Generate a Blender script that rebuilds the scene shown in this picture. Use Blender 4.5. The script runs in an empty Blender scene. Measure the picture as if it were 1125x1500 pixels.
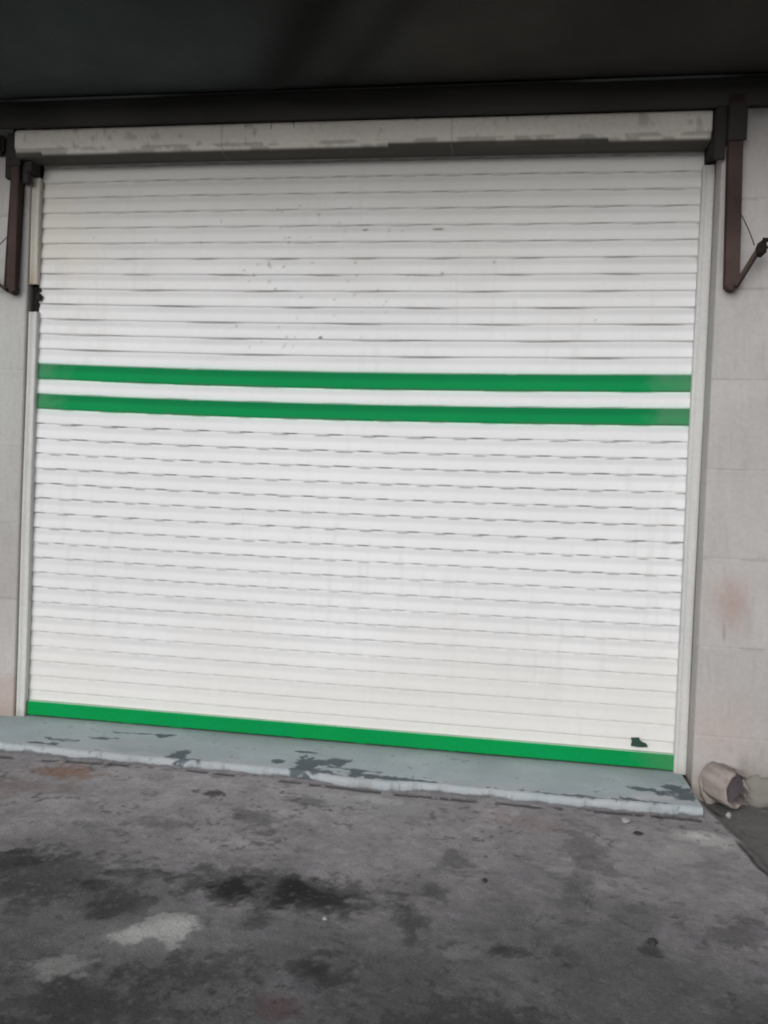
import bpy, bmesh, math
import numpy as np
from mathutils import Matrix, Vector, Quaternion
R = math.radians
scene = bpy.context.scene
C = scene.collection

# ------------------------------------------------------------------ camera
cd = bpy.data.cameras.new('camera')
cam = bpy.data.objects.new('camera', cd); C.objects.link(cam)
yaw, pit, roll = -0.1503, -0.0205, 0.0405
fw = Vector((math.sin(yaw)*math.cos(pit), math.cos(yaw)*math.cos(pit), math.sin(pit)))
rt = Vector((math.cos(yaw), -math.sin(yaw), 0)); up = rt.cross(fw)
r2 = math.cos(roll)*rt + math.sin(roll)*up; u2 = -math.sin(roll)*rt + math.cos(roll)*up
M = Matrix((r2, u2, -fw)).transposed().to_4x4(); M.translation = (0.8107, -3.9234, 1.2185)
cam.matrix_world = M
cd.sensor_fit = 'VERTICAL'; cd.sensor_height = 24; cd.lens = 19.2
cd.clip_start = .05; cd.clip_end = 500
cd.dof.use_dof = True; cd.dof.focus_distance = 3.0; cd.dof.aperture_fstop = 2.2
scene.camera = cam

# ------------------------------------------------------------------ world, sun, exposure
SUN_EL, SUN_AZ = R(22), R(194)          # azimuth clockwise from +Y: the light comes from behind the camera
w = bpy.data.worlds.new('World'); scene.world = w; w.use_nodes = True
nt = w.node_tree; nt.nodes.clear()
sky = nt.nodes.new('ShaderNodeTexSky'); sky.sky_type = 'NISHITA'; sky.sun_disc = False
sky.sun_elevation = SUN_EL; sky.sun_rotation = SUN_AZ; sky.air_density = 1.5; sky.dust_density = 2; sky.ozone_density = 1
hs = nt.nodes.new('ShaderNodeHueSaturation'); hs.inputs['Saturation'].default_value = .12
bg = nt.nodes.new('ShaderNodeBackground'); bg.inputs['Strength'].default_value = .08
wo = nt.nodes.new('ShaderNodeOutputWorld')
nt.links.new(sky.outputs[0], hs.inputs['Color']); nt.links.new(hs.outputs[0], bg.inputs[0]); nt.links.new(bg.outputs[0], wo.inputs[0])
sl = bpy.data.lights.new('sun', 'SUN'); sl.energy = 1.28; sl.angle = R(50); sl.color = (.985, .99, 1)
sun = bpy.data.objects.new('sun', sl); C.objects.link(sun)
d = Vector((math.sin(SUN_AZ)*math.cos(SUN_EL), math.cos(SUN_AZ)*math.cos(SUN_EL), math.sin(SUN_EL)))
sun.rotation_euler = d.to_track_quat('Z', 'Y').to_euler(); sun.location = d*8
scene.view_settings.view_transform = 'Standard'; scene.view_settings.look = 'None'
scene.view_settings.exposure = 0.17; scene.view_settings.gamma = 1
scene.render.resolution_x = 768; scene.render.resolution_y = 1024
scene.cycles.filter_width = 1.9

# ------------------------------------------------------------------ noise helpers
def h2(ix, iy, seed):
    n = (ix.astype(np.int64)*374761393 + iy.astype(np.int64)*668265263 + seed*974634777) & 0x7fffffff
    n = ((n ^ (n >> 13))*1274126177) & 0x7fffffff
    return ((n ^ (n >> 16)) & 0xffff)/65535.0
def vn(x, y, seed=0):
    x0 = np.floor(x); y0 = np.floor(y); fx = x-x0; fy = y-y0
    fx = fx*fx*(3-2*fx); fy = fy*fy*(3-2*fy)
    a = h2(x0, y0, seed); b = h2(x0+1, y0, seed); c = h2(x0, y0+1, seed); e = h2(x0+1, y0+1, seed)
    return (a*(1-fx)+b*fx)*(1-fy)+(c*(1-fx)+e*fx)*fy
def fbm(x, y, s=1., seed=0, o=5, g=.5):
    t = 0; a = 1; n = 0
    x = np.asarray(x, float)*s; y = np.asarray(y, float)*s
    for i in range(o):
        t = t+a*vn(x, y, seed+i*17); n += a; a *= g; x = x*2.03+3.1; y = y*2.03+7.7
    return t/n
def sst(a, b, x):
    t = np.clip((x-a)/(b-a), 0, 1); return t*t*(3-2*t)
def mixc(col, c, m):
    m = np.asarray(m)[..., None]
    return col*(1-m)+np.array(c)*m
def blob(x, y, cx, cy, rx, ry, ang=0, warp=.5, seed=0, soft=.5, ws=9.):
    dx = x-cx; dy = y-cy; ca, sa = math.cos(ang), math.sin(ang)
    u = (dx*ca+dy*sa)/rx; v = (-dx*sa+dy*ca)/ry
    r = np.sqrt(u*u+v*v)+(fbm(x, y, ws, 100+seed, 4, .6)-.5)*2*warp
    return 1-sst(1-soft, 1+soft*.3, r)

# ------------------------------------------------------------------ materials
def mat(name, col=None, rough=.6, var=.12, nscale=30., bump=.15, bscale=120., spec=.3, metal=0., bdist=.002, fine=.06):
    m = bpy.data.materials.new(name); m.use_nodes = True; n = m.node_tree; b = n.nodes['Principled BSDF']
    tc = n.nodes.new('ShaderNodeTexCoord')
    if col is None:
        at = n.nodes.new('ShaderNodeAttribute'); at.attribute_name = 'Col'; src = at.outputs['Color']
    else:
        rg = n.nodes.new('ShaderNodeRGB'); rg.outputs[0].default_value = (*col, 1); src = rg.outputs[0]
    def noise(sc, det):
        q = n.nodes.new('ShaderNodeTexNoise'); q.inputs['Scale'].default_value = sc; q.inputs['Detail'].default_value = det
        n.links.new(tc.outputs['Object'], q.inputs['Vector']); return q.outputs['Fac']
    def mr(s, lo, hi):
        q = n.nodes.new('ShaderNodeMapRange'); q.inputs[1].default_value = .25; q.inputs[2].default_value = .75
        q.inputs[3].default_value = lo; q.inputs[4].default_value = hi; n.links.new(s, q.inputs[0]); return q.outputs[0]
    a = mr(noise(nscale*.12, 5), 1-var, 1+var); c = mr(noise(nscale*4, 6), 1-fine, 1+fine)
    mu = n.nodes.new('ShaderNodeMath'); mu.operation = 'MULTIPLY'; n.links.new(a, mu.inputs[0]); n.links.new(c, mu.inputs[1])
    vm = n.nodes.new('ShaderNodeVectorMath'); vm.operation = 'SCALE'; n.links.new(src, vm.inputs[0]); n.links.new(mu.outputs[0], vm.inputs['Scale'])
    n.links.new(vm.outputs[0], b.inputs['Base Color'])
    n.links.new(mr(noise(nscale, 4), rough-.08, min(1, rough+.12)), b.inputs['Roughness'])
    b.inputs['Specular IOR Level'].default_value = spec; b.inputs['Metallic'].default_value = metal
    if bump:
        bp = n.nodes.new('ShaderNodeBump'); bp.inputs['Strength'].default_value = bump; bp.inputs['Distance'].default_value = bdist
        n.links.new(noise(bscale, 6), bp.inputs['Height']); n.links.new(bp.outputs[0], b.inputs['Normal'])
    return m
M_shut = mat('painted_slats', None, .7, .03, 6, .05, 60, .05, fine=.02)
M_attr = mat('worn_paint', None, .75, .06, 14, .3, 90, .05)
M_wall = mat('painted_wall', None, .8, .06, 12, .35, 70, .15)
M_sill = mat('painted_concrete', None, .75, .06, 25, .5, 60, .2, bdist=.003)
M_ground = mat('concrete', None, .85, .10, 60, .8, 110, .12, bdist=.004, fine=.25)
M_fabric = mat('dark_canvas', None, .9, .1, 20, .4, 400, .05, bdist=.001)
M_dark = mat('dark_steel', (.12, .112, .10), .8, .3, 20, .3, 80, .2)
M_blk = mat('dark_bracket_steel', (.04, .037, .034), .8, .3, 20, .3, 80, .2)
M_rust = mat('rusty_brown_steel', (.060, .041, .037), .8, .5, 30, .5, 90, .15)
M_rustd = mat('dark_rust', (.02, .018, .015), .85, .4, 60, .8, 120, .1)
M_mortar = mat('mortar', (.36, .32, .28), .85, .15, 30, .7, 60, .1, bdist=.004)
M_pale = mat('pale_stone', (.34, .34, .33), .8, .1, 60, .5, 90, .1)
M_debris = mat('black_debris', (.05, .05, .05), .9, .3, 60, .5, 90, .1)
M_light_block = mat('light_block_dark', (.02, .02, .02), .9, .1, 5, 0)

# ------------------------------------------------------------------ object helpers
def tag(o, label=None, cat=None, group=None, kind=None):
    if label: o['label'] = label
    if cat: o['category'] = cat
    if group: o['group'] = group
    if kind: o['kind'] = kind
    return o
def empty(name, loc, label, cat, group=None):
    o = bpy.data.objects.new(name, None); C.objects.link(o); o.location = loc; o.empty_display_size = .1
    bpy.context.view_layer.update()
    return tag(o, label, cat, group)
def link(name, me, m, parent=None, smooth=True):
    o = bpy.data.objects.new(name, me); C.objects.link(o)
    if m: me.materials.append(m)
    if smooth: me.polygons.foreach_set('use_smooth', [True]*len(me.polygons))
    if parent:
        o.parent = parent
        if parent.parent is None: o.matrix_parent_inverse = Matrix.Translation(-parent.location)
    return o
def grid(name, P, col, m, parent=None, smooth=True):
    """P: (a, b, 3) points, col: (a, b, 3) base colours"""
    a, b = P.shape[:2]; idx = np.arange(a*b).reshape(a, b)
    f = np.stack([idx[:-1, :-1], idx[:-1, 1:], idx[1:, 1:], idx[1:, :-1]], -1).reshape(-1, 4)
    me = bpy.data.meshes.new(name)
    me.vertices.add(a*b); me.vertices.foreach_set('co', P.reshape(-1).astype(np.float32))
    me.loops.add(f.size); me.loops.foreach_set('vertex_index', f.reshape(-1).astype(np.int32))
    me.polygons.add(len(f)); me.polygons.foreach_set('loop_start', np.arange(0, f.size, 4, dtype=np.int32))
    me.update(calc_edges=True)
    at = me.color_attributes.new('Col', 'FLOAT_COLOR', 'POINT')
    cc = np.ones((a*b, 4), np.float32); cc[:, :3] = np.clip(col.reshape(-1, 3), 0.002, .95)
    at.data.foreach_set('color', cc.reshape(-1))
    return link(name, me, m, parent, smooth)
def boxes(name, bs, m, parent=None, bev=.003, colf=None, cuts=0):
    """each box (x0,y0,z0,x1,y1,z1) bevelled; all joined in one mesh"""
    bm = bmesh.new()
    for b_ in bs:
        t = bmesh.new(); bmesh.ops.create_cube(t, size=1)
        x0, y0, z0, x1, y1, z1 = b_[:6]
        for v in t.verts: v.co = Vector(((x0+x1)/2+v.co.x*(x1-x0), (y0+y1)/2+v.co.y*(y1-y0), (z0+z1)/2+v.co.z*(z1-z0)))
        if cuts:
            es = [e for e in t.edges if abs(e.verts[0].co.z-e.verts[1].co.z) > .3*(z1-z0)]
            bmesh.ops.subdivide_edges(t, edges=es, cuts=cuts)
        be = [e for e in t.edges if len(e.link_faces) == 2 and e.calc_face_angle(0) > .5]
        if bev: bmesh.ops.bevel(t, geom=be, offset=bev, segments=2, affect='EDGES')
        me = bpy.data.meshes.new('t'); t.to_mesh(me); t.free(); bm.from_mesh(me); bpy.data.meshes.remove(me)
    me = bpy.data.meshes.new(name); bm.to_mesh(me); bm.free()
    if colf: setcol(me, colf)
    return link(name, me, m, parent, False)
def setcol(me, colf):
    n = len(me.vertices); co = np.empty(n*3); me.vertices.foreach_get('co', co); co = co.reshape(-1, 3)
    at = me.color_attributes.new('Col', 'FLOAT_COLOR', 'POINT'); cc = np.ones((n, 4), np.float32)
    cc[:, :3] = colf(co); at.data.foreach_set('color', cc.reshape(-1))
def bar(bm, a, b, w, t, roll=0):
    a = Vector(a); b = Vector(b); d_ = b-a; q = d_.to_track_quat('Z', 'Y') @ Quaternion((0, 0, 1), roll)
    t_ = bmesh.new(); bmesh.ops.create_cube(t_, size=1)
    for v in t_.verts: v.co = a+d_/2+q @ Vector((v.co.x*w, v.co.y*t, v.co.z*d_.length))
    bmesh.ops.bevel(t_, geom=list(t_.edges), offset=min(w, t)*.15, segments=2, affect='EDGES')
    me = bpy.data.meshes.new('t'); t_.to_mesh(me); t_.free(); bm.from_mesh(me); bpy.data.meshes.remove(me)
def tube(bm, pts, r, seg=10):
    pts = [Vector(p) for p in pts]; rings = []
    for i, p in enumerate(pts):
        d_ = (pts[min(i+1, len(pts)-1)]-pts[max(i-1, 0)]).normalized(); q = d_.to_track_quat('Z', 'Y')
        rr = r[i] if isinstance(r, (list, tuple)) else r
        rings.append([bm.verts.new(p+q @ Vector((math.cos(k*2*math.pi/seg)*rr, math.sin(k*2*math.pi/seg)*rr, 0))) for k in range(seg)])
    for i in range(len(rings)-1):
        for k in range(seg): bm.faces.new((rings[i][k], rings[i][(k+1) % seg], rings[i+1][(k+1) % seg], rings[i+1][k]))
    bm.faces.new(rings[0][::-1]); bm.faces.new(rings[-1])
def fin(name, bm, m, parent=None, smooth=True, colf=None):
    bmesh.ops.recalc_face_normals(bm, faces=bm.faces[:])
    me = bpy.data.meshes.new(name); bm.to_mesh(me); bm.free()
    if colf: setcol(me, colf)
    return link(name, me, m, parent, smooth)
def rock(name, loc, s, m, seed, parent=None):
    bm = bmesh.new(); bmesh.ops.create_icosphere(bm, subdivisions=2, radius=1)
    rs = np.random.RandomState(seed); ph = rs.rand(6)*6
    for v in bm.verts:
        n = v.co.copy(); k = 1+.22*math.sin(n.x*3+ph[0])+.18*math.sin(n.y*4+ph[1])+.15*math.sin(n.z*5+n.x*3+ph[2])+rs.uniform(-.07, .07)
        v.co = Vector((n.x*k*s[0], n.y*k*s[1], n.z*k*s[2]))
    o = fin(name, bm, m, parent, False)
    if parent is None: o.location = loc
    else: o.data.transform(Matrix.Translation(loc))
    return o

# ------------------------------------------------------------------ ground
GZ = -.036
xs = np.concatenate([[-60, -20, -8, -4, -2.6], np.arange(-2.2, 2.4, .0058), [2.6, 3, 4, 8, 20, 60]])
ys = np.concatenate([[-60, -20, -8, -4.5, -3.2], np.arange(-2.45, .02, .0058), [.2, 1, 8, 20, 60]])
X, Y = np.meshgrid(xs, ys, indexing='ij')
n1 = fbm(X, Y, 1.6, 1, 6, .55); n2 = fbm(X, Y, 7, 2, 6, .6); n3 = fbm(X, Y, 28, 3, 5, .6); n4 = fbm(X, Y, 3.2, 9, 6, .6)
col = np.ones(X.shape+(3,))*np.array([.30, .285, .295])
col *= (.8+.4*n1)[..., None]; col *= (.76+.48*n2)[..., None]; col *= (.78+.44*n3)[..., None]
n5 = fbm(X, Y, 13, 11, 6, .65); col = mixc(col, (.07, .07, .072), .4*sst(.64, .72, n5)*sst(.45, .65, n1+.05))
col *= (.80+.40*fbm(X, Y, 60, 13, 4, .8))[..., None]
col = mixc(col, (.22, .215, .215), .35*sst(.62, .72, fbm(X, Y, 10, 12, 6, .65)))
# light falloff painted into the slab: darker away from the step, uneven edge
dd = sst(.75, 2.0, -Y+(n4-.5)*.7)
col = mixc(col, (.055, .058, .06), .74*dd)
col = mixc(col, (.05, .055, .055), .22*sst(.5, .62, n4)*sst(.45, .62, n2))
def B(c, m, *a, **k):
    global col
    a = (.8107+(a[0]-.8107)*.98, -3.9234+(a[1]+3.9234)*.98)+a[2:]
    base = blob(X, Y, *a, **k)
    a2 = list(a[:5])+[max(1.0, a[5]*1.5), a[6]+300, .28]
    col = mixc(col, c, m*(.35*base+.65*blob(X, Y, *a2, ws=24)))
dk = (.022, .021, .023); dm = (.04, .04, .042)
B(dm, .75, .12, -1.38, .36, .13, 0, .7, 4, .9, 14); B(dm, .7, -.62, -1.46, .22, .20, 0, .8, 6, .9, 14)
B(dk, .9, -.01, -1.42, .085, .085, 0, .45, 1, .5, 16); B(dk, .9, .175, -1.38, .07, .12, 0, .5, 2, .5, 16)
B(dk, .8, .30, -1.41, .09, .08, 0, .6, 3, .6, 18); B(dk, .75, -.80, -1.40, .10, .08, 0, .7, 5, .6, 16)
B(dk, .6, -.45, -1.50, .07, .05, 0, .8, 46, .7, 18); B(dm, .75, -.30, -1.62, .09, .10, 0, .8, 9, .8, 18)
B(dk, .5, -.33, -1.38, .12, .03, .1, .7, 8, .7, 20); B(dk, .5, .12, -1.60, .05, .06, 0, .8, 47, .7, 22)
B(dk, .7, .36, -1.80, .085, .09, 0, .7, 7, .8, 16); B(dm, .6, -.02, -1.86, .2, .10, 0, .9, 10, .9, 14)
B(dm, .7, -.2, -2.08, .24, .14, 0, .9, 11, .9, 14); B(dk, .55, .57, -1.5, .05, .10, .3, .8, 12, .8, 20)
B(dk, .5, .62, -1.28, .05, .07, .3, .9, 13, .8, 22); B(dk, .6, 1.27, -1.5, .035, .035, 0, .7, 14, .6, 26)
B(dk, .6, .87, -1.59, .09, .03, .15, .9, 15, .8, 26); B(dm, .28, 1.08, -1.25, .05, .32, -.15, .8, 16, .9, 12)
B(dk, .8, -.365, -.655, .065, .035, -.1, .6, 17, .6, 26); B(dk, .8, .06, -.635, .11, .035, -.25, .8, 18, .6, 26)
B(dm, .5, -.12, -.86, .10, .13, .8, .9, 48, .8, 20); B(dm, .45, 1.15, -.85, .08, .25, .2, .9, 19, .9, 12)
B(dm, .5, 1.55, -1.35, .12, .08, .5, .9, 44, .9, 16); B(dm, .6, .75, -1.95, .28, .10, .2, .9, 45, .9, 14)
B(dm, .5, .68, -1.05, .05, .08, .2, .9, 49, .8, 22); B(dm, .45, -.45, -1.0, .12, .05, .2, .9, 50, .8, 20)
B((.20, .115, .075), .75, -1.07, -.57, .17, .08, .05, .5, 21, .7, 14); B((.16, .10, .085), .4, -1.25, -.78, .3, .10, 0, .8, 22, .9)
B((.20, .13, .13), .4, .95, -.62, .2, .09, 0, .8, 23, .9); B((.13, .075, .08), .5, .30, -1.97, .06, .07, 0, .7, 24, .8)
lt = (.46, .46, .45)
B((.20, .20, .20), .75, -.17, -1.76, .22, .13, .45, .6, 28, .8, 12)
B(lt, .95, -.105, -1.69, .08, .075, .2, .5, 25, .55, 18); B(lt, .8, -.20, -1.75, .08, .05, .4, .6, 26, .7, 18)
B((.26, .26, .255), .85, -.30, -1.93, .10, .05, .4, .6, 27, .7, 18)
B((.40, .40, .39), .8, 1.62, -.62, .12, .07, -.1, .6, 29, .6, 16); B((.36, .36, .35), .7, 1.50, -.78, .09, .08, .5, .7, 30, .7, 16)
B((.32, .32, .325), .6, .25, -.60, .30, .10, 0, .8, 31, .9); B((.42, .42, .43), .8, .32, -.545, .15, .035, -.05, .7, 32, .6, 24)
B((.22, .22, .23), .4, .3, -1.9, .09, .06, 0, .8, 34, .9); B((.30, .30, .30), .5, .72, -1.62, .05, .03, 0, .8, 35, .9, 22)
pit = sst(.655, .70, fbm(X, Y, 30, 21, 4, .65)); col = mixc(col, (.05, .05, .052), .55*pit*sst(.42, .6, fbm(X, Y, 4, 22)))
agg = sst(.67, .72, fbm(X, Y, 45, 23, 3, .7)); col = mixc(col, (.34, .335, .33), .14*agg)
ck = np.abs(fbm(X, Y, 1.7, 24, 6, .6)-.5); col = mixc(col, (.04, .04, .042), .5*sst(.0035, .001, ck)*sst(.5, .62, fbm(X, Y, 2.1, 25)))
# dark line where the slab meets the step, and the darker apron to the right
foot = np.exp(-((Y+.505+.02*np.sin(X*3))/.018)**2)*(fbm(X, Y, 14, 40) > .40)*(X < 1.68)
col = mixc(col, dk, .75*foot)
edge = 1.70+(-.55-Y)*.14+(fbm(X, Y, 6, 41)-.5)*.06
apr = sst(0, .02, X-edge)*(X < 60)
col = mixc(col, (.10, .10, .088), .7*apr)
crack = np.exp(-((X-edge)/.012)**2)*sst(-.62, -.70, Y+.0)
col = mixc(col, (.015, .016, .016), .85*crack)
col = mixc(col, (.03, .032, .022), .8*blob(X, Y, 1.73, -.30, .06, .05, 0, .6, 42, .6))
Z = GZ+(n1-.5)*.012+(n2-.5)*.008+(n3-.5)*.004-.006*crack-.004*foot-.045*sst(0, .10, X-edge)
Z += .012*blob(X, Y, 1.60, -.64, .13, .06, -.1, .6, 29, .9)+.006*blob(X, Y, -.15, -1.73, .15, .06, .4, .6, 25, .9)
Z -= .006*blob(X, Y, .10, -1.40, .4, .09, 0, .8, 4, .9)
Z = np.where(Y > -.02, -.30, Z)
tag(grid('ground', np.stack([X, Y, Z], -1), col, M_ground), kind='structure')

# ------------------------------------------------------------------ doorstep
xs = np.arange(-2.05, 1.652, .006)
s = np.concatenate([np.linspace(0, 1, 84), 1+np.linspace(.02, 1, 26)])
XX, S = np.meshgrid(xs, s, indexing='ij')
front = -.462+.016*(fbm(XX, XX*0, 3, 50)-.5)*2+.008*(fbm(XX, XX*0, 14, 51)-.5)*2
front = front-.03*np.exp(-((XX-.25)/.25)**2)-.02*np.exp(-((XX-1.0)/.3)**2)
top = S <= 1
rad = .02
t = np.clip(S-1, 0, 1)
ang = np.clip(t/.4, 0, 1)*math.pi/2
yy = np.where(top, .06+(front+rad-.06)*S, np.where(t < .4, front+rad-rad*np.sin(ang), front+.01*(t-.4)))
zz = np.where(top, 0, np.where(t < .4, -rad+rad*np.cos(ang), -rad-(t-.4)/.6*.04))
u_ = np.where(top, yy, front-(t*.06))
n2 = fbm(XX, u_, 9, 52, 6, .6); n3 = fbm(XX, u_, 40, 53, 5, .6); n1 = fbm(XX, u_, 2.5, 54)
col = np.ones(XX.shape+(3,))*np.array([.36, .415, .435])
col *= (.85+.3*n1)[..., None]; col *= (.88+.24*n2)[..., None]
nose = sst(-.10, -.03, -(yy-front)+(n2-.5)*.12)*(.5+.5*sst(.30, .50, fbm(XX, u_, 9, 55)))
col = mixc(col, (.42, .43, .45), .65*nose)
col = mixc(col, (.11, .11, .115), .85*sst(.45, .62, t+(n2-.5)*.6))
chips = [(-.04, -.40, .05, .10, 0), (-.60, -.42, .05, .06, .3), (.02, -.30, .09, .05, .4), (.30, -.44, .12, .03, 0), (1.62, -.30, .05, .07, 0), (1.45, -.45, .1, .02, 0), (-1.3, -.40, .08, .02, 0), (-1.22, -.32, .09, .022, 0), (-1.05, -.25, .05, .02, .2), (-.95, -.14, .13, .014, .1), (-.80, -.13, .05, .03, 0), (-.62, -.38, .035, .07, .3), (-.6, -.44, .07, .04, 0),
         (-.17, -.35, .025, .03, 0), (-.07, -.19, .07, .016, 0), (-.03, -.36, .045, .11, .1), (.04, -.44, .09, .04, 0), (.09, -.29, .05, .06, 0), (.18, -.37, .14, .012, -.05), (.2, -.40, .03, .05, 0),
         (.33, -.43, .2, .013, -.05), (.45, -.44, .1, .02, 0), (1.15, -.455, .22, .022, 0), (1.5, -.30, .13, .03, -.2), (1.60, -.24, .06, .05, 0), (1.36, -.42, .06, .025, 0), (1.58, -.36, .05, .02, 0), (.8, -.46, .1, .012, 0)]
chm = 0*XX
for i, c in enumerate(chips):
    chm = np.maximum(chm, blob(XX, u_, *c, warp=1.1, seed=60+i, soft=.25, ws=26))
col = mixc(col, (.075, .095, .11), .88*chm)
col = mixc(col, (.5, .5, .52), .7*blob(XX, u_, 1.47, -.38, .12, .04, .1, .8, 81, .6, 20))
col = mixc(col, (.40, .41, .43), .6*blob(XX, u_, -.95, -.30, .3, .06, .1, .9, 82, .8, 20))
col = mixc(col, (.12, .12, .12), .5*sst(.66, .72, n3)*sst(.45, .6, n2))
col = mixc(col, (.06, .06, .055), .8*sst(.0, .03, yy-.005+(n3-.5)*.03))
bite = sst(.52, .68, fbm(XX, XX*0, 26, 57, 4, .7)); edge_w = np.exp(-((yy-front)/.022)**2)
yy = yy+.008*bite*edge_w*(fbm(XX, u_, 45, 58, 3, .7)*.8+.4); zz = zz-.006*bite*edge_w*top
col = mixc(col, (.26, .26, .265), .3*bite*edge_w)
zz = zz-.004*chm*top+(n1-.5)*.004+(n3-.5)*.0015
yy = yy+np.where(top, 0, .012*chm)
tag(grid('doorstep', np.stack([XX, yy, zz], -1)[:, ::-1], col[:, ::-1], M_sill),
    'long low doorstep of chipped pale blue grey paint below the shutter', 'doorstep')

# ------------------------------------------------------------------ shop front (building)
shop = empty('shop_front', (0, .2, GZ), 'pale pinkish tiled shop wall on both sides of the roller shutter', 'building')
WF = -.14
def wallside(x_in, x_out, side):
    joints = [-.18, .213, .607, 1.0, 1.391, 1.785, 2.18, 2.57, 2.965, 3.36, 3.75, 4.14]
    zs = [-.3]
    for j in joints:
        zs += [j-.012, j-.0035, j-.0015, j+.0015, j+.0035, j+.012, j+.06, j+.13, j+.2, j+.28, j+.34]
    zs += [4.6]; zs = np.array(sorted(z for z in zs if z >= -.3))
    sg = 1 if x_out > x_in else -1
    WF = -.14 if side > 0 else -.045
    # path: reveal (from behind the rail) then the face
    face = np.concatenate([np.arange(0, .6, .007), [.7, .8, 1.0, 1.3, 2, 3, abs(x_out-x_in)]])
    pu = np.concatenate([[-.40, -.28, -.14, -.10, -.06, -.02, -.008], face+.004])
    U, ZZ = np.meshgrid(pu, np.array(zs), indexing='ij')
    px = np.where(U < 0, x_in, x_in+sg*U)
    px = px+sg*np.where(U < -.03, .0005, 0)
    py = np.where(U < 0, WF-U, WF)
    # rounded arris, a little uneven
    r = .006
    dj = np.min(np.abs(ZZ[..., None]-np.array(joints)), -1)
    py = py+np.where(U > 0, .0010*(dj < .0025), 0)
    py = py+np.where(U > 0, (fbm(px, ZZ, 2, 90)-.5)*.006*sst(0, .08, U), 0)
    tile = np.floor((ZZ-.213)/.392)
    tv = h2(tile.astype(int)+50, tile.astype(int)*0+(3 if side > 0 else 5), 7)
    c = np.ones(U.shape+(3,))*np.array([.43, .412, .406])
    c *= (.93+.12*tv)[..., None]
    c *= (.9+.2*fbm(px, ZZ, 4, 91))[..., None]
    c *= (.94+.12*fbm(px, ZZ, 30, 92))[..., None]
    jm = (dj < .0035)*(fbm(px, ZZ, 9, 93) > .5)*(U > 0)
    c = mixc(c, (.27, .25, .24), .35*jm)
    if side > 0:
        c = mixc(c, (.40, .29, .255), .75*blob(px, ZZ, 1.80, .80, .12, .13, .3, .5, 94, .9, 9))
        c = mixc(c, (.16, .12, .12), .8*blob(px, ZZ, 1.772, .659, .012, .012, 0, .5, 95, .6, 40))
        c = mixc(c, (.12, .12, .13), .8*blob(px, ZZ, 1.808, 1.212, .013, .006, .3, .6, 96, .6, 60))
        c = mixc(c, (.33, .27, .33), .6*blob(px, ZZ, 1.765, 1.24, .022, .006, .9, .5, 97, .6, 60))
        c = mixc(c, (.45, .37, .34), .5*blob(px, ZZ, 1.75, .22, .3, .22, 0, .5, 98, .9, 6))
        c = mixc(c, (.17, .16, .145), .8*sst(.13, .06, ZZ+(px-1.9)*.28+(fbm(px, ZZ, 12, 99)-.5)*.05)*sst(1.84, 1.88, px))
        c = mixc(c, (.15, .15, .14), .7*blob(px, ZZ, 1.81, 2.95, .08, .018, -.4, .9, 87, .7, 16))
        c = mixc(c, (.22, .22, .2), .6*sst(2.90, 2.93, ZZ))  # awning shade put into the colour of the upper wall
    else:
        c = mixc(c, (.42, .34, .315), .75*sst(.22, .19, ZZ+(fbm(px, ZZ, 12, 88)-.5)*.04))
        c = mixc(c, (.42, .46, .43), .35*blob(px, ZZ, -1.8, 1.7, .2, 1.0, 0, .4, 89, .9, 4))
        c = mixc(c, (.2, .17, .16), .7*blob(px, ZZ, -1.76, .12, .03, .02, 0, .8, 86, .7, 30))
    c = mixc(c, (.30, .28, .26), .10*sst(.58, .74, fbm(px*1.0, ZZ*.12, 24, 197, 5, .6)))
    c = mixc(c, (.22, .2, .19), .2*sst(.70, .76, fbm(px, ZZ, 38, 198, 4, .6)))
    c = mixc(c, (.30, .24, .20), .5*sst(.10, .0, ZZ+(fbm(px, ZZ, 16, 85)-.5)*.08))
    P = np.stack([px, py, ZZ], -1)
    if sg > 0: P = P[::-1]; c = c[::-1]
    o = grid('wall', P, c, M_wall, shop, False)
    return o
wallside(1.668, 7.0, 1); wallside(-1.667, -7.0, -1)
boxes('lintel', [(-1.664, -.136, 3.10, 1.667, .26, 4.6)], M_wall, shop, .004, lambda co: np.ones((len(co), 3))*np.array([.42, .40, .38]))
boxes('light_block', [(-1.9, .30, -.3, 1.9, .34, 3.3)], M_light_block, shop, 0)  # unseen backing wall, added to block light behind the curtain
boxes('roof', [(-7, .0, 4.605, 7, 5, 4.75), (-7, 4.9, -.3, 7, 5, 4.6), (-7, .27, -.3, -6.9, 4.89, 4.6), (6.9, .27, -.3, 7, 4.89, 4.6)], M_wall, shop, .004, lambda co: np.ones((len(co), 3))*np.array([.42, .40, .38]))

# ------------------------------------------------------------------ roller shutter
sh = empty('roller_shutter', (0, 0, 0), 'closed white roller shutter with two green stripes and green bottom edge', 'roller shutter')
PZ = .077
def sag(x, z):
    """the curtain hangs a little unevenly: vertical offset of the slat lines"""
    k = np.interp(z, [0, .3, 1.2, 1.75, 2.2, 2.6, 2.9], [0, -.004, -.013, -.019, -.010, .004, .009])
    return k*(1-(x/1.62)**2)*(1-.12*(x/1.62))
ph = np.array([0, .03, .06, .10, .16, .26, .38, .5, .62, .74, .84, .90, .94, .97])
rows = np.arange(0, 38)            # row r spans (r-.3 .. r+.7)*PZ above the bottom bar
zl, pl, rl = [], [], []
for r_ in rows:
    for p_ in ph:
        z_ = (r_-.3+p_)*PZ
        if z_ < PZ*.93 or z_ > 2.93: continue
        zl.append(z_); pl.append(p_); rl.append(r_)
zl, pl, rl = map(np.array, (zl, pl, rl))
xs = np.linspace(-1.622, 1.622, 560)
XX, Zr = np.meshgrid(xs, zl, indexing='ij'); P_ = np.broadcast_to(pl, XX.shape); Rw = np.broadcast_to(rl, XX.shape)
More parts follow.
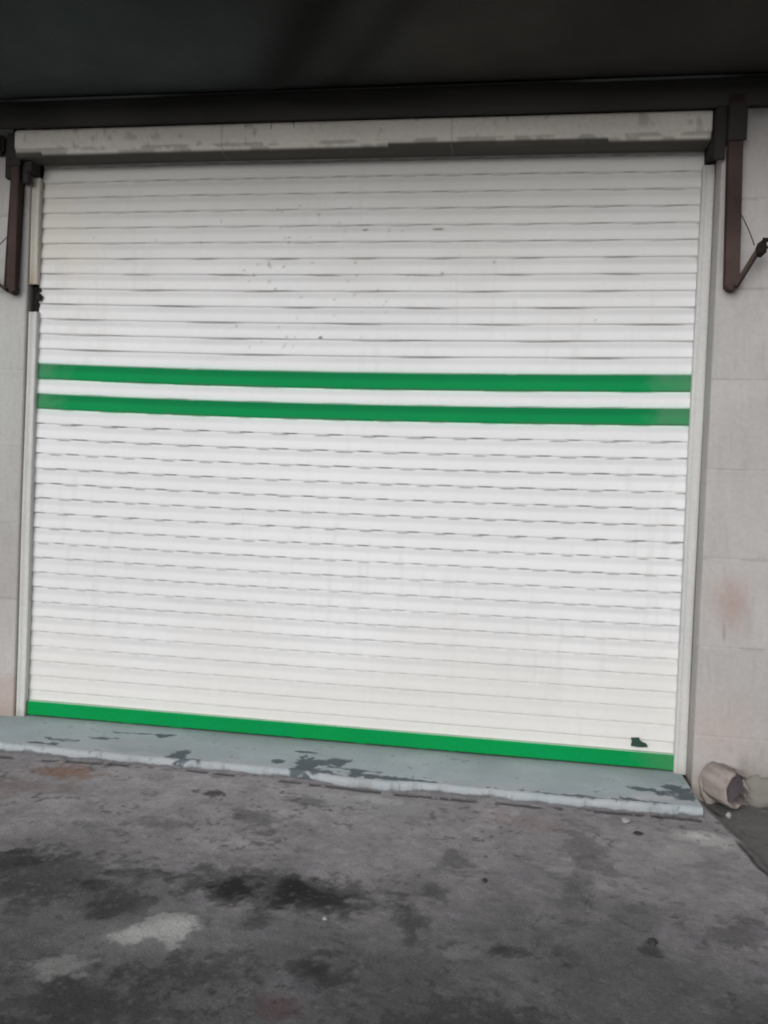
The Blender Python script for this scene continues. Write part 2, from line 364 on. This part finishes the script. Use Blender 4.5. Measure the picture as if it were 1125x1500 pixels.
prof = -np.interp(Zr, [0, 1.6, 1.9, 2.9], [.0042, .0046, .0070, .0085])*np.interp(P_, [0, .05, .12, .3, .5, .7, .85, 1], [.25, .85, 1, .93, .70, .36, .12, 0])
groove = ((P_ < .05) | (P_ > .955))*.0006
wob = (fbm(XX, Rw*1.7, 2.2, 110)-.5)*.004+(fbm(XX, Zr, .7, 111)-.5)*.02
dent = .0035*blob(XX, Zr, .07, 2.5, .05, .02, 0, .5, 112)+.003*blob(XX, Zr, -.3, 2.1, .2, .15, 0, .8, 113)
yy = .004+prof+groove+wob+dent
zz = Zr+sag(XX, Zr)+(fbm(XX, Rw*3.3, 1.5, 114)-.5)*.0014
col = np.ones(XX.shape+(3,))*np.array([.80, .80, .81])
rowv = h2(rl.astype(int), rl.astype(int)*0, 9)
col *= (.97+.04*rowv)[None, :, None]; col *= (.96+.08*fbm(XX, Zr, 1.3, 115))[..., None]
# joints between the slats: broken dark dashes like aliased lines, fainter line between
period = np.interp(Zr, [0, .2, .5, .8, 1.1, 1.4, 1.6, 1.85, 2.1, 2.3, 2.5, 2.74, 2.9], [.12, .13, .14, .15, .165, .19, .22, .8, .62, .42, .26, .21, .19])
strength = np.interp(Zr, [0, .25, .5, .8, 1.0, 1.6, 2.0, 2.5, 2.7, 2.95], [.22, .28, .32, .45, .68, .70, .66, .66, .8, .85])*(.7+.6*fbm(XX, Rw*4.4, 2.5, 190))
shift = h2(rl.astype(int), rl.astype(int)*0+4, 3)[None, :]
drift = np.interp(Zr, [0, 1.7, 2.3, 2.9], [.19, .17, .3, .13])
w_ = (XX/period*.92+Rw*drift*1.0/.3+.25*shift+.25*(fbm(XX, Rw*9.1, 2.3, 116)-.5))
tri = np.abs(((w_) % 1)-.5)*2
ln = .17+.22*(fbm(XX, Rw*5.7, 3., 117)-.5)
dash = 1-sst(ln, ln+.30, tri)
gl = ((P_ > .93) | (P_ < np.where(Zr > 1.8, .055, .08))).astype(float)
slat_shade = sst(.48, .70, P_)*(1-.6*sst(.80, .93, P_))*.95  # shade of the slat relief, painted as a soft grey band
lowpart = np.interp(Zr, [0, .6, .9, 2.9], [1.0, 1., .7, .9])
col = mixc(col, (.52, .52, .54), np.where(Zr > 1.9, .85, .70)*slat_shade*(.5+fbm(XX, Rw*2.2, 3, 118))*lowpart*.8)
col = mixc(col, (.22, .215, .21), np.minimum(1, strength*1.1)*gl*dash)
col = mixc(col, (.36, .355, .35), np.where(Zr > 1.85, .28, .10)*gl*(1-dash)*strength)
wide = (Zr < 1.8)*((P_ > .88) | (P_ < .07)).astype(float)
col = mixc(col, (.30, .295, .29), .35*strength*wide*dash)
# top rows: colour turns greyer upwards, faint ochre tint
col = mixc(col, (.60, .585, .54), .55*sst(1.9, 2.9, Zr+(fbm(XX, Zr, 3, 119)-.5)*.5))
col = mixc(col, (.70, .64, .55), .4*blob(XX, Zr, -1.5, 2.5, .2, .3, 0, .6, 120, .9, 5))
col = mixc(col, (.70, .68, .645), .75*sst(.75, .1, Zr+(fbm(XX, Zr, 2, 191)-.5)*.5))
run = sst(.60, .75, fbm(XX, Zr*.10, 26, 195, 4, .6))*sst(.45, .65, fbm(XX, Zr, 1.4, 196)); col = mixc(col, (.60, .59, .57), .22*run)
# small rust specks and scuffs
rs = np.random.RandomState(5)
for i in range(60):
    cx = rs.normal(-.25, .24); cz = rs.uniform(1.93, 2.62)
    if i % 6 == 0: cx = rs.uniform(-1.4, 1.4)
    rr = rs.uniform(.003, .0065)
    m_ = np.clip(1.5-np.hypot((XX-cx)/rr/1.3, (Zr-cz)/rr), 0, 1)
    col = mixc(col, (.32, .29, .25), rs.uniform(.3, .75)*m_)
for cx, cz, rx in ((.069, 2.497, .016), (.423, 2.497, .03), (-.13, 1.988, .012)):
    col = mixc(col, (.14, .12, .10), .85*blob(XX, Zr, cx, cz, rx, .007, 0, .4, 3, .6, 60))
# green painted stripes: two slats, the paint a touch over the joint
e1 = (fbm(XX, Rw*0, 5, 121)-.5)*.004
def stripe(r_):
    lo = (r_-.3)*PZ; return ((Zr+e1 > lo-.002)*(Zr+e1 < lo+PZ+.001)).astype(float)
g = np.maximum(stripe(21), stripe(23))
gc = np.stack([.002+.002*fbm(XX, Zr, 8, 122), .245+.03*fbm(XX, Zr, 6, 123), .068+.015*fbm(XX, Zr, 9, 124)], -1)
gc = mixc(gc, (.002, .17, .055), .75*sst(.45, .7, P_))  # upper part of each green slat darkened: painted relief shade
gmask = g*.995
worn = np.maximum(sst(-1.42, -1.6, XX+(fbm(XX, Zr, 16, 126)-.5)*.2), sst(1.38, 1.55, XX+(fbm(XX, Zr, 16, 127)-.5)*.2))
gc = mixc(gc, (.12, .25, .16), .45*worn)
col = col*(1-gmask[..., None])+gc*gmask[..., None]
lowedge = g*(P_ > .0)*(P_ < .08)
col = mixc(col, (.10, .17, .10), .6*lowedge*(fbm(XX, Rw, 9, 128) > .4))
overs = ((Rw == 22) | (Rw == 20) | (Rw == 24))*1.
col = mixc(col, (.55, .78, .67), .42*overs*sst(.35, .1, np.where(Rw == 24, P_, np.where(Rw == 20, 1-P_, np.minimum(P_, 1-P_)))))
grid('curtain', np.stack([XX, yy, zz], -1), col, M_shut, sh)
# bottom bar
bb = np.array([(.012, .0), (-.010, .0), (-.0145, .003), (-.016, .010), (-.0155, .03), (-.0155, .05), (-.016, .066), (-.0145, .074), (-.010, .0775), (-.001, .0785), (.01, .0785)])
bz = np.interp(np.linspace(0, 10, 41), range(11), bb[:, 1]); by = np.interp(np.linspace(0, 10, 41), range(11), bb[:, 0])
xs = np.linspace(-1.618, 1.618, 500)
XX, Zb = np.meshgrid(xs, bz, indexing='ij'); Yb = np.broadcast_to(by, XX.shape)
col = np.stack([.002+.002*fbm(XX, Zb, 8, 130), .25+.04*fbm(XX, Zb, 4, 131), .058+.025*fbm(XX, Zb, 9, 132)], -1)
col = mixc(col, (.03, .06, .035), .7*(Zb < .008)*(fbm(XX, Zb, 20, 133) > .35))
worn = sst(1.40, 1.62, XX+(fbm(XX, Zb, 16, 134)-.5)*.15)
col = mixc(col, (.10, .22, .12), .45*worn)
col = mixc(col, (.5, .6, .52), .7*(Zb > .0745)*1.)
col = mixc(col, (.05, .03, .02), .8*sst(-1.60, -1.615, XX))
grid('bottom_bar', np.stack([XX, Yb+(fbm(XX, Zb, 1.2, 135)-.5)*.004, Zb+.004+(fbm(XX, Zb*0, 1.5, 136)-.5)*.003], -1), col, M_attr, sh)['label'] = 'flat green painted bottom bar of the shutter'
# small dark patch near the bottom right corner
bm = bmesh.new()
pts = [(1.420, .140), (1.456, .143), (1.462, .128), (1.490, .116), (1.497, .104), (1.476, .101), (1.450, .100), (1.421, .103), (1.425, .12)]
v1 = [bm.verts.new((x, -.0095, z)) for x, z in pts]; f = bm.faces.new(v1)
ex = bmesh.ops.extrude_face_region(bm, geom=[f]); bmesh.ops.translate(bm, verts=[v for v in ex['geom'] if isinstance(v, bmesh.types.BMVert)], vec=(0, .018, 0))
fin('lock_plate', bm, mat('dark_green_plate', (.02, .055, .04), .6, .4, 60, .5, 90), sh, False)['label'] = 'small chipped dark green plate just above the bottom bar'
# guide rails: a channel with a rounded outer bead; left one is broken near the top
def railcol(side):
    def f(co):
        x, y, z = co.T
        c = np.ones((len(co), 3))*np.array([.56, .56, .54])
        c *= (.93+.14*fbm(z, x*6, 6, 140+side))[:, None]
        if side < 0:
            c = mixc(c, (.26, .17, .10), .8*np.exp(-((z-2.21)/.10)**2)*(x < -1.63))
            c = mixc(c, (.5, .46, .36), .5*sst(2.1, 2.3, z))
        c = mixc(c, (.3, .27, .24), .6*sst(.05, .0, z+(fbm(z, x, 30, 141)-.5)*.04))
        return c
    return f
def rail(x0, x1, z0, z1, side):
    # x0 = inner lip, x1 = outer; profile in plan, swept in z
    s_ = 1 if x1 > x0 else -1; W_ = abs(x1-x0)
    prof = [(0, .0), (0, -.026), (.003, -.030), (W_*.22, -.031), (W_*.30, -.028), (W_*.36, -.0275), (W_*.62, -.0275), (W_*.68, -.031), (W_*.9, -.031), (W_, -.027), (W_, .03)]
    zs = np.linspace(z0, z1, 90)
    P = np.array([[(x0+s_*a+.0012*math.sin(z*3.1+a*40), b_+.0015*math.sin(z*4.3), z) for a, b_ in prof] for z in zs])
    # resample columns for colour detail
    Pf = P.reshape(-1, 3)
    col = railcol(side)(Pf).reshape(P.shape)
    if s_ < 0: P = P[::-1]; col = col[::-1]
    o = grid('guide_rail', P, col, M_attr, sh)
    # end caps top
    return o
rail(1.612, 1.6672, -.004, 2.765, 1)
rail(-1.616, -1.6665, -.004, 2.085, -1)['label'] = 'left guide rail, lower length below the rusty break'
rail(-1.622, -1.6665, 2.225, 2.765, -1)['label'] = 'left guide rail, upper length stained brown above the break'
# rusted hole with remains of the side lock
bm = bmesh.new(); bmesh.ops.create_grid(bm, x_segments=10, y_segments=24, size=.5)
rs = np.random.RandomState(3)
for v in bm.verts:
    x, z = v.co.x, v.co.y
    v.co = Vector((-1.637+x*.043+.004*math.sin(z*9), .004-.012*abs(math.sin(z*7+x*5))*rs.rand(), 2.155+z*.165))
fin('side_lock', bm, M_rustd, sh, False)['label'] = 'dark rusty side lock in the broken rail'
rock('lock_bolt', (-1.618, -.012, 2.165), (.016, .014, .020), M_rustd, 4, sh)
# shutter box: octagonal hood with end plates
def prism(name, prof, x0, x1, m, parent, colf, nx=120, jit=.0):
    xs_ = np.linspace(x0, x1, nx)
    n = len(prof)
    P = np.array([[(x, y+jit*math.sin(x*2.3), z+jit*math.sin(x*1.7+1)) for y, z in prof+[prof[0]]] for x in xs_])
    c = colf(P.reshape(-1, 3)).reshape(P.shape)
    o = grid(name, P, c, m, parent, False)
    bm = bmesh.new(); bm.from_mesh(o.data)
    bmesh.ops.remove_doubles(bm, verts=bm.verts[:], dist=1e-5)
    bm.edges.ensure_lookup_table()
    ed = [e for e in bm.edges if e.is_boundary]; bmesh.ops.holes_fill(bm, edges=ed, sides=0)
    bmesh.ops.recalc_face_normals(bm, faces=bm.faces[:]); bm.to_mesh(o.data); bm.free()
    return o
def boxcol(co):
    x, y, z = co.T
    c = np.ones((len(co), 3))*np.array([.72, .69, .64])
    c *= (.9+.2*fbm(x, z*6, 3, 150))[:, None]
    lip = (z < 2.868)*(y < -.12)
    c = mixc(c, (.20, .18, .155), .45*lip*sst(.48, .60, fbm(x, z*4, 11, 151)))
    c = mixc(c, (.6, .6, .57), .25*lip*sst(.36, .30, fbm(x, z*4, 9, 152)))
    c = mixc(c, (.055, .05, .042), .93*(z < 2.8465)*(y > -.1385))  # dark underside: shade of the gap put into the colour
    c = mixc(c, (.2, .19, .17), .6*sst(2.95, 2.965, z))
    c = mixc(c, (.35, .32, .28), .5*sst(.66, .74, fbm(x, z*1.0, 22, 153))*(z > 2.86))
    for xj in (-.62, .48): c = mixc(c, (.25, .23, .2), .35*(np.abs(x-xj) < .004))
    return c
zb = 2.826
bp = [(-.005, 2.975), (-.095, 2.975), (-.128, 2.966), (-.1465, 2.950), (-.150, 2.940), (-.1505, 2.925), (-.1505, 2.905), (-.1505, 2.885), (-.149, 2.870), (-.142, 2.864), (-.139, 2.858), (-.139, 2.845), (-.134, 2.832), (-.118, 2.828), (-.03, 2.828), (-.03, 2.845), (-.005, 2.845)]
prism('shutter_box', bp, -1.69, 1.618, M_attr, sh, boxcol, 420, .0012)
# scuffs on the hood
for x_, z_, a_ in ((-.375, 2.935, .3), (-.262, 2.943, -.5)):
    bm = bmesh.new(); bar(bm, (x_, -.1512, z_-.012), (x_+.008*a_, -.1512, z_+.012), .007, .002)
    fin('dent_mark', bm, M_rustd, sh)
boxes('end_plate', [(1.622, -.125, 2.775, 1.6655, -.02, 3.09)], M_blk, sh, .004)
boxes('end_plate', [(-1.662, -.10, 2.770, -1.625, -.02, 2.825)], M_blk, sh, .004)
# back board behind the hood
boxes('back_panel', [(-1.66, .04, 2.80, 1.66, .06, 3.09)], M_dark, sh, .002)

# ------------------------------------------------------------------ awning
aw = empty('awning', (0, -.16, 3.06), 'dark canvas awning over the shutter on two rusty brown arms', 'awning')
def fab(co):
    x, y, z = co.T
    c = np.ones((len(co), 3))*np.array([.050, .058, .056])
    c = mixc(c, (.055, .052, .046), sst(-.8, .6, x))
    c = mixc(c, (.068, .080, .078), .8*sst(-.5, -1.2, x+(fbm(x, y, 1, 164)-.5)))
    c *= (.7+.6*fbm(x, y, 2.5, 160))[:, None]
    s_ = x-(-.52-.62*(y+.0))
    c = mixc(c, (.014, .013, .012), .75*np.exp(-(s_/.13)**2)); c = mixc(c, (.014, .013, .012), .4*np.exp(-((s_-.33)/.08)**2))
    return c
xs = np.linspace(-2.5, 2.5, 260); ys = np.linspace(0, 1, 60)
XX, T = np.meshgrid(xs, ys, indexing='ij')
Yc = -.1385-T*.98
Zc = 3.108+.0*T-.05*np.sin(np.pi*T)-.04*T+.012*np.sin(XX*2.6+T*2)*np.sin(np.pi*T)
s_ = XX-(-.52-.62*(Yc)); Zc += -.035*np.exp(-(s_/.09)**2)*sst(0, .2, T)
P = np.stack([XX, Yc, Zc], -1)
grid('canopy', P, fab(P.reshape(-1, 3)).reshape(P.shape), M_fabric, aw)['label'] = 'dark stained canvas with a darker diagonal fold'
# top skin keeps the canvas a thin solid sheet
o = bpy.data.objects[-1] if False else None
for ob in aw.children:
    if ob.name.startswith('canopy'):
        sm = ob.modifiers.new('thick', 'SOLIDIFY'); sm.thickness = .006; sm.offset = 1
boxes('fascia_board', [(-2.5, -.168, 2.963, 2.5, -.142, 3.085)], mat('dark_board', (.075, .073, .066), .85, .3, 14, .3, 80, .1), aw, .003)
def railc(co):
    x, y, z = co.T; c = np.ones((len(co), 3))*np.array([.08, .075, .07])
    return mixc(c, (.26, .27, .27), np.clip(blob(x, z, -1.3, 3.09, .45, 1, 0, .3, 170)+blob(x, z, 1.35, 3.09, .40, 1, 0, .3, 171), 0, 1))  # paler stretches near both ends: highlight painted into the colour
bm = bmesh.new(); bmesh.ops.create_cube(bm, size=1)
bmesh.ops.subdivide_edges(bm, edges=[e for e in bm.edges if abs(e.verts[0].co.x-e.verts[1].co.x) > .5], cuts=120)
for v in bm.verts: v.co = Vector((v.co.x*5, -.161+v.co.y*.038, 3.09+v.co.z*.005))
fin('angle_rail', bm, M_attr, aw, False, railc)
bm = bmesh.new(); tube(bm, [(-2.5, -1.14, 3.06), (2.5, -1.14, 3.06)], .024, 14); fin('front_bar', bm, M_rust, aw)
def arm(sx):
    s_ = 1 if sx > 0 else -1
    xt, xb = (1.706, 1.724) if s_ > 0 else (-1.715, -1.728)
    rod = (.096, .172) if s_ > 0 else (.16, .115)
    bm = bmesh.new(); yb = -.182 if s_ > 0 else -.088
    z0 = 2.165; w_ = .046
    # tapered vertical plate with a rounded foot
    tube(bm, [(xb, yb-.012, z0+.022), (xb, yb+.036, z0+.022)], .0245, 18)
    bar(bm, (xb, yb+.012, z0+.02), (xt, yb+.012, 2.995), w_, .045)
    a = fin('arm', bm, M_rust, aw, False)
    a['label'] = 'rusty brown vertical arm on the %s wall' % ('right' if s_ > 0 else 'left')
    bm = bmesh.new()
    e = (xb+s_*rod[0], yb-.053, z0+rod[1])
    bar(bm, (xb+s_*.012, yb-.015, z0+.012), e, .040, .016)
    fin('strut', bm, M_rust, a, False)
    bm = bmesh.new()
    k = Vector(e)
    tube(bm, [k+Vector((-s_*.012, 0, -.04)), k+Vector((0, -.004, -.02)), k+Vector((s_*.004, -.004, .004)), k+Vector((s_*.012, -.004, .022))], [.016, .024, .02, .010], 12)
    tube(bm, [k+Vector((s_*.006, -.004, .026)), k+Vector((s_*.030, -.004, .026))], .009, 10)
    tube(bm, [k+Vector((-s_*.004, .006, .0)), k+Vector((s_*.02, -.02, -.012))], .008, 8)
    fin('hinge', bm, M_rustd, a, True)
    bm = bmesh.new()
    p0 = Vector((xt+s_*.018, yb, 2.53 if s_ > 0 else 2.47)); p1 = k+Vector((-s_*.026, 0, .004))
    pts = [p0.lerp(p1, t_)+Vector((s_*.006*math.sin(t_*math.pi), 0, .0)) for t_ in np.linspace(0, 1, 9)]
    tube(bm, pts, .0022, 6)
    fin('cord', bm, M_rustd, a, True)
    # top bracket holding the arm to the board
    boxes('bracket', [(min(xt-.03*s_, xt+.045*s_), yb-.020, 2.80, max(xt-.03*s_, xt+.045*s_), yb-.010, 2.962)], M_blk, a, .003)
arm(1); arm(-1)
boxes('side_plate', [(1.628, -.168, 2.735, 1.674, -.150, 2.962), (1.674, -.158, 2.80, 1.742, -.1415, 2.962)], M_blk, aw, .004)
boxes('side_plate', [(-1.790, -.075, 2.75, -1.690, -.048, 2.962), (-1.686, -.084, 2.72, -1.650, -.06, 2.825)], M_blk, aw, .004)
boxes('side_board', [(-2.5, -.100, 2.87, -1.792, -.048, 2.962)], M_blk, aw, .012)

# ------------------------------------------------------------------ drain pipe stub with mortar, right foot of the wall
dp = empty('drain_pipe', (1.79, -.2, GZ), 'broken pale drain pipe end set in mortar at the foot of the right wall', 'drain pipe')
ax = Vector((.50, -.86, -.05)).normalized(); c0 = Vector((1.782, -.160, .022)); L_ = .105
q = ax.to_track_quat('Z', 'Y')
bm = bmesh.new(); seg = 48; rings = []
for (t_, r_) in ((-.3, .080), (.3, .080), (.7, .080), (.94, .078), (1.0, .073), (1.0, .065), (.93, .062), (.5, .062), (-.3, .055)):
    ring = []
    for k in range(seg):
        a = k*2*math.pi/seg
        br = .16*max(0, math.sin(a*1.0+.9))*abs(math.sin(a*3+.6)) if t_ > .6 else 0
        ln_ = (t_-br*3.0 if t_ > .6 else t_)*L_
        rr = r_*(1+.06*math.sin(a*3+1)+.03*math.sin(a*7)+.02*math.sin(a*13+t_*9))
        ring.append(bm.verts.new(c0+ax*ln_+q @ Vector((rr*math.cos(a), rr*math.sin(a), 0))))
    rings.append(ring)
for i in range(len(rings)-1):
    for k in range(seg): bm.faces.new((rings[i][k], rings[i][(k+1) % seg], rings[i+1][(k+1) % seg], rings[i+1][k]))
def pipec(co):
    v = co-np.array(c0[:]); al = v@np.array(ax[:]); rad_ = np.linalg.norm(v-al[:, None]*np.array(ax[:]), axis=1)
    c = np.ones((len(co), 3))*np.array([.34, .29, .27])
    c = mixc(c, (.05, .042, .05), .95*(rad_ < .0645)); return mixc(c, (.20, .17, .16), .5*(fbm(co[:, 0]*3, co[:, 2]*3+co[:, 1], 9, 210) > .55))
fin('pipe', bm, mat('cement_pipe', None, .85, .35, 50, .9, 70, .1, bdist=.004), dp, True, pipec)
bm = bmesh.new(); bmesh.ops.create_cone(bm, cap_ends=True, segments=32, radius1=.063, radius2=.063, depth=.004)
for v in bm.verts: v.co = c0+ax*(.62*L_)+q @ v.co
fin('silt', bm, mat('silt', (.10, .085, .095), .9, .5, 40, .9, 70, .1, bdist=.01), dp, False)
def lump(name, loc, s3, m, seed, parent=None, amp=.25, sub=4):
    bm = bmesh.new(); bmesh.ops.create_icosphere(bm, subdivisions=sub, radius=1)
    co = np.array([v.co[:] for v in bm.verts])
    k = 1+amp*2*(fbm(co[:, 0]+co[:, 2]*.7+9, co[:, 1]+5, 1.8, seed, 4)-.5)+amp*(fbm(co[:, 0]*2+9, co[:, 2]*2+co[:, 1]+5, 3.5, seed+3, 3)-.5)
    for v, kk in zip(bm.verts, k): v.co = Vector((v.co.x*s3[0]*kk+loc[0], v.co.y*s3[1]*kk+loc[1], v.co.z*s3[2]*kk+loc[2]))
    return fin(name, bm, m, parent, True)
lump('mortar_collar', (1.745, -.135, .0), (.05, .04, .09), M_mortar, 200, dp)
lump('mortar_collar', (1.95, -.135, -.02), (.10, .03, .07), mat('grey_mortar', (.22, .21, .19), .85, .2, 30, .7, 60, .1), 201, dp)
# ------------------------------------------------------------------ small loose things
stones = [((1.326, -.589), (.016, .010, .010), 'small white stone on the concrete in front of the right end of the step'),
          ((1.751, -.424), (.010, .008, .010), 'tiny pale stone beside the broken drain pipe'),
          ((.330, -1.588), (.009, .007, .006), 'tiny white stone right of the dark oil stains')]
for i, (p, s_, lab) in enumerate(stones):
    tag(rock('stone', (p[0], p[1], GZ+s_[2]*.6), s_, M_pale, 20+i), lab, 'stone', 'loose stones on the ground')
bits = [((1.356, -.700), (.020, .009, .006), 'black scrap of debris on the concrete below the right end of the step'),
        ((1.272, -1.503), (.018, .012, .008), 'black lump of debris alone at the lower right of the ground'),
        ((.788, -1.231), (.010, .008, .006), 'small black speck of debris right of the middle of the ground'),
        ]
for i, (p, s_, lab) in enumerate(bits):
    tag(rock('debris', (p[0], p[1], GZ+s_[2]*.5), s_, M_debris, 40+i), lab, 'debris', 'dark debris on the ground')
